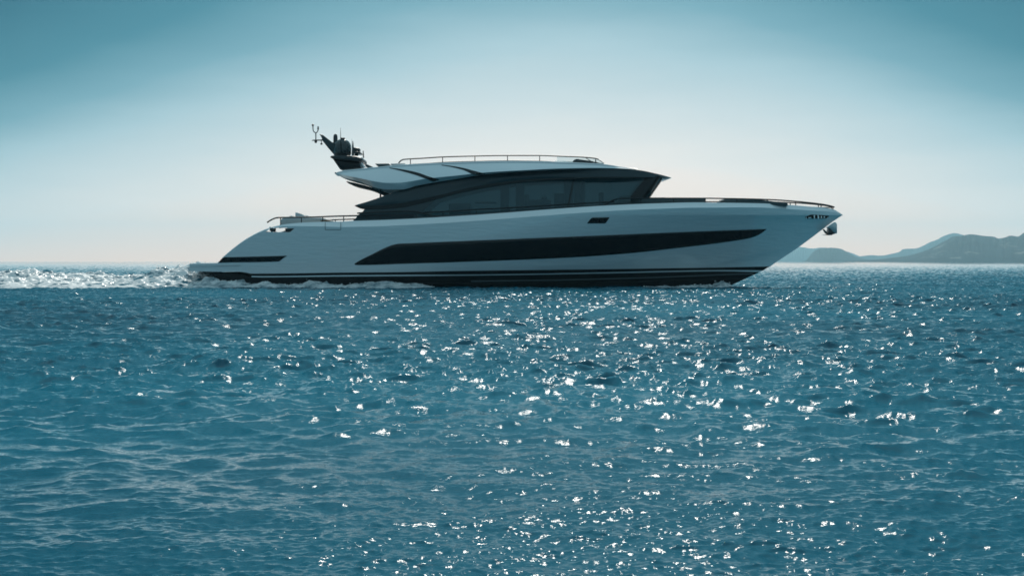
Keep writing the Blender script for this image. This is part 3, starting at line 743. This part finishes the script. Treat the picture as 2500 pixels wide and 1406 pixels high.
# ------------------------------------------------------------------ mast and antennas
mast = bpy.data.objects.new('radar_mast', None); COL.objects.link(mast); mast.parent = yacht
MB().prism([(813, 387.6), (816, 385), (822, 384.2), (857, 384.6), (875, 386), (889.5, 390.6), (890.5, 394), (889.5, 397.4), (880, 397.2), (840, 393), (818, 391), (814.5, 389.8)], -1.35, 1.35).build('mast_platform', M_dark, mast, bevel=.03)
MB().prism([(858, 384.4), (876, 384.8), (888, 387.4), (889.4, 390.2), (860, 388)], -1.1, 1.1).build('platform_cover', M_white, mast, bevel=.02)
MB().prism([(817.3, 390.6), (835.4, 417), (886, 412), (880.5, 396.8), (840, 392.8)], -1.0, 1.0).build('pylon', M_black, mast, bevel=.03)
for s in (-1, 1):
    y0, y1 = sorted((s * .95, s * .8))
    MB().prism([(881, 397.2), (884, 397.2), (893.5, 409.4), (888.5, 410)], y0, y1).build('pylon_strut', M_pin, mast, bevel=.01)
    MB().prism([(888, 398.6), (891, 399.2), (903, 404.6), (912.5, 408.8), (898, 410.5), (894, 408)], y0, y1).build('pylon_fairing', M_char, mast, bevel=.01)
MB().prism([(780.3, 328.8), (784, 329.2), (788.8, 330.3), (795.8, 335.8), (811.7, 348.2), (822, 352), (834, 384.6), (819.7, 384.4), (814.7, 376.6), (801.7, 361.7), (787.8, 343.8), (786.3, 337.3), (784, 333)], -.22, .22).build('mast_fin', M_char, mast, bevel=.02)
s_ = 50.0
def cpt(px, py, y=0): return W(px, py, y)
c = cpt(819, 350)
MB().lathe(c, [(.115, -.2), (.125, .0), (.105, .05), (.105, .30), (.09, .39), (.05, .44), (.01, .45)], 20).build('searchlight', M_dark, mast)
c = cpt(836.2, 384.4, -.35)
dome = MB().lathe(c, [(.36, 0), (.37, .14), (.415, .19), (.42, .22), (.42, .50)] + [(.42 * math.cos(t), .50 + .39 * math.sin(t)) for t in np.linspace(0.1, 1.5, 12)] + [(.005, .89)], 48).build('satellite_dome', M_dome, mast, sharp=50)
MB().lathe(c + np.array([0, 0, .03]), [(.375, 0), (.40, .1), (.4245, .155), (.4245, .17)], 48).build('dome_skirt', M_dark, dome)
MB().prism([(831, 337.2), (842, 336.8), (842.5, 339.8), (831.5, 340.4)], -.5, -.2).build('dome_cap', M_dark, dome, bevel=.01)
MB().tube([cpt(831.8, 385, -.9), cpt(831.8, 339, -.9), cpt(831.4, 312.4, -.9)], [.022, .018, .006], 8).build('whip_antenna', M_rail, mast)
MB().tube([cpt(845, 385, -.85), cpt(845, 366, -.85)], .02, 8).build('whip_antenna', M_rail, mast)
MB().tube([cpt(862.6, 388, -.7), cpt(862, 362, -.7), cpt(861.6, 345, -.7)], [.045, .04, .016], 8).build('rod_antenna', M_dark, mast)
MB().tube([cpt(859.4, 386, -.6), cpt(859.4, 358, -.6), cpt(859.2, 339, -.6)], [.02, .014, .005], 8).build('whip_antenna', M_chrome, mast)
rad_ = MB().prism([(864.5, 361), (878, 362.8), (879.2, 366), (879, 371.6), (864.5, 373)], -.3, .3).build('radar_housing', M_dark, mast, bevel=.03)
MB().prism([(866, 372.6), (879, 372.4), (883.4, 374.6), (883, 376.4), (866, 377.2)], -.75, .75).build('radar_scanner', M_dark, rad_, bevel=.01)
MB().prism([(866, 377), (874.6, 377), (875, 384.8), (865, 384.8)], -.16, .16).build('radar_pedestal', M_dome, rad_, bevel=.02)
MB().tube([cpt(887.6, 386, -.6), cpt(886.6, 368.6, -.6)], [.03, .022], 8).build('rod_antenna', M_dark, mast)
bar = MB().prism([(761, 344.6), (763, 342.4), (766, 341.6), (789, 341), (790, 344), (766, 344)], -.06, .06).build('crossbar', M_dark, mast, bevel=.01)
wv = MB().tube([cpt(771.2, 343), cpt(771, 325.4)], .026, 8).tube([cpt(771, 325.6), cpt(767, 322.6), cpt(764.6, 319.6), cpt(764.1, 313), cpt(763.9, 307)], .024, 8).tube([cpt(771, 325.6), cpt(774, 323), cpt(776.4, 319.4), cpt(776.8, 313), cpt(776.8, 310)], .024, 8).build('wind_sensor', M_dark, bar)
MB().lathe(cpt(763.8, 308.4), [(.03, 0), (.055, .02), (.055, .085), (.03, .1)], 12).build('sensor_head', M_dark, bar)
MB().lathe(cpt(776.6, 317), [(.035, 0), (.045, .06), (.03, .1), (.04, .12), (.03, .16)], 12).build('sensor_head', M_dark, bar)
MB().lathe(cpt(771, 350), [(.01, 0), (.05, .02), (.07, .08), (.07, .13)], 14).build('loudhailer', M_dark, bar)
MB().tube([cpt(784.8, 344), cpt(784.8, 350)], .02, 6).lathe(cpt(784.8, 354), [(.025, 0), (.055, .02), (.055, .06), (.025, .09)], 12).build('anchor_light', M_dark, bar)

# ------------------------------------------------------------------ loose cushions on the aft sunbed
def cushion(name, poly, y0, y1, label):
    o = MB().prism(poly, y0, y1).build(name, M_cush, None, bevel=.05)
    tag(o, label, 'cushion', None, 'cushions on the aft sunbed'); return o
cushion('deck_cushion', [(722.8, 534), (722.6, 519.2), (724.5, 519), (738, 523), (746, 528), (748, 534)], -.9, -.3, 'tallest pale cushion standing upright on the aft sunbed behind the rail')
cushion('deck_cushion', [(739, 534), (742, 525.5), (752, 527), (762, 531.2), (766, 534)], -.2, .5, 'low pale cushion leaning flat beside the tallest cushion')
cushion('deck_cushion', [(706, 534), (708, 529.6), (713, 527.2), (719, 528), (721, 534)], -.5, .6, 'small rounded cushion at the stern end of the aft sunbed')

# ------------------------------------------------------------------ foam of the wake and the wash along the hull
T_foam = spectrum_tile(512, 13.0, 31, 4.0, .16, 2 * math.pi / 1.8, 3.5, 1.0, 1.0, 0)
T_foam[0][..., 2] /= T_foam[0][..., 2].std()
def foam_mat(name, lo, hi, alpha=None, scale=(1.2, 1, 2.2), nscale=2.4):
    m = bpy.data.materials.new(name); m.use_nodes = True; nt = m.node_tree; nt.nodes.clear(); A = nt.nodes.new
    o = A('ShaderNodeOutputMaterial')
    wp = A('ShaderNodeBsdfPrincipled'); wp.inputs['Base Color'].default_value = (.02, .12, .17, 1); wp.inputs['Roughness'].default_value = .12; wp.inputs['IOR'].default_value = 1.33
    df = A('ShaderNodeBsdfPrincipled'); df.inputs['Base Color'].default_value = (.95, .96, .96, 1); df.inputs['Roughness'].default_value = .5; df.inputs['Specular IOR Level'].default_value = .25
    tl = A('ShaderNodeBsdfTranslucent'); tl.inputs[0].default_value = (.82, .88, .9, 1)
    mx = A('ShaderNodeMixShader'); mx.inputs[0].default_value = .28; nt.links.new(df.outputs[0], mx.inputs[1]); nt.links.new(tl.outputs[0], mx.inputs[2])
    n = noise_to(nt, nscale, 8, .66, scale)
    f = rampn(nt, n, [(lo, (0, 0, 0)), (hi, (1, 1, 1))])
    m2 = A('ShaderNodeMixShader'); nt.links.new(f, m2.inputs[0]); nt.links.new(wp.outputs[0], m2.inputs[1]); nt.links.new(mx.outputs[0], m2.inputs[2])
    fin = m2.outputs[0]
    if alpha:
        tr = A('ShaderNodeBsdfTransparent'); m3 = A('ShaderNodeMixShader'); f2 = rampn(nt, n, [(alpha[0], (0, 0, 0)), (alpha[1], (1, 1, 1))])
        nt.links.new(f2, m3.inputs[0]); nt.links.new(tr.outputs[0], m3.inputs[1]); nt.links.new(fin, m3.inputs[2]); fin = m3.outputs[0]
    nt.links.new(fin, o.inputs[0]); return m
M_foam = foam_mat('wake_foam', .40, .50, None, (1.0, 1.4, 2.2), 1.5)
M_wash = foam_mat('wash_foam', .32, .58, (.28, .38), (.8, 1, 2.6), 2.0)

def ridge(name, x0, x1, yc, hw, H, m, nx, ny, rough, label, seed, drops=0, dh=.6, pw=.8):
    x = np.linspace(x0, x1, nx); v = np.linspace(-1, 1, ny); X, V = np.meshgrid(x, v, indexing='ij')
    Yc_ = yc(X) if callable(yc) else yc; HW = hw(X) if callable(hw) else hw
    Yw = Yc_ + V * HW; base = H(X) * np.maximum(1 - V ** 2, 0) ** pw
    t1 = tile_at(T_foam, X * .7 + seed, Yw * 1.1, .5)[..., 2]; t2 = tile_at(T_foam, X * 1.3 + seed, Yw * 2.2, .7)[..., 2]
    z = base * (1 + rough * (.75 * t1 + .30 * t2)) - .05
    P = np.stack([X + .10 * t2 * base, Yw + .10 * t1 * base, z], -1)
    b = MB().grid(P)
    g = np.random.default_rng(seed)
    for _ in range(drops):
        i, j = g.integers(nx), g.integers(ny // 5, 4 * ny // 5); p = P[i, j] + np.array([g.normal() * .15, g.normal() * .2, min(abs(g.normal()), 1.2) * dh * .25 * base[i, j]])
        r = g.uniform(.012, .04)
        o = b.verts([p + (r * 1.6, 0, 0), p - (r * 1.6, 0, 0), p + (0, r, 0), p - (0, r, 0), p + (0, 0, r), p - (0, 0, r)])
        for f in ((0, 2, 4), (2, 1, 4), (1, 3, 4), (3, 0, 4), (2, 0, 5), (1, 2, 5), (3, 1, 5), (0, 3, 5)): b.f.append(tuple(o + q for q in f))
    o = b.build(name, m, None, sharp=180, merge=False); tag(o, label, 'foam', 'stuff'); return o
ridge('wake_foam', -46, -13.6, lambda X: pchip([-46, -20, -15.5, -13.6], [3.0, 2.4, .9, .3], X), lambda X: pchip([-46, -24, -19, -15.5, -13.6], [8.5, 7.2, 6.4, 4.2, 2.6], X), lambda X: pchip([-46, -24.5, -22.5, -19, -18.2, -17, -16, -14.6, -13.6], [.58, .66, .58, .50, .56, .86, .92, .62, .12], X), M_foam, 1000, 200, .20, 'white churned foam of the wake trailing behind the stern', 3, 500)
ridge('wash_foam', -15.0, -3.2, lambda X: -2.85 + 0 * X, lambda X: .75 + 0 * X, lambda X: pchip([-15, -13.5, -12, -8, -5, -3.2], [.30, .40, .26, .25, .22, .02], X), M_wash, 420, 40, .3, 'low grey wash of foam running along the aft hull side', 8, 150)
ridge('bow_foam', 5.6, 10.8, lambda X: pchip([5.6, 8, 10.8], [-2.1, -1.35, -.4], X), lambda X: pchip([5.6, 9, 10.8], [.8, .8, .5], X), lambda X: pchip([5.6, 7.5, 9.4, 10.2, 10.8], [.03, .10, .14, .24, .03], X), M_wash, 260, 40, .6, 'small white bow wave curling where the stem cuts the water', 12, 160)
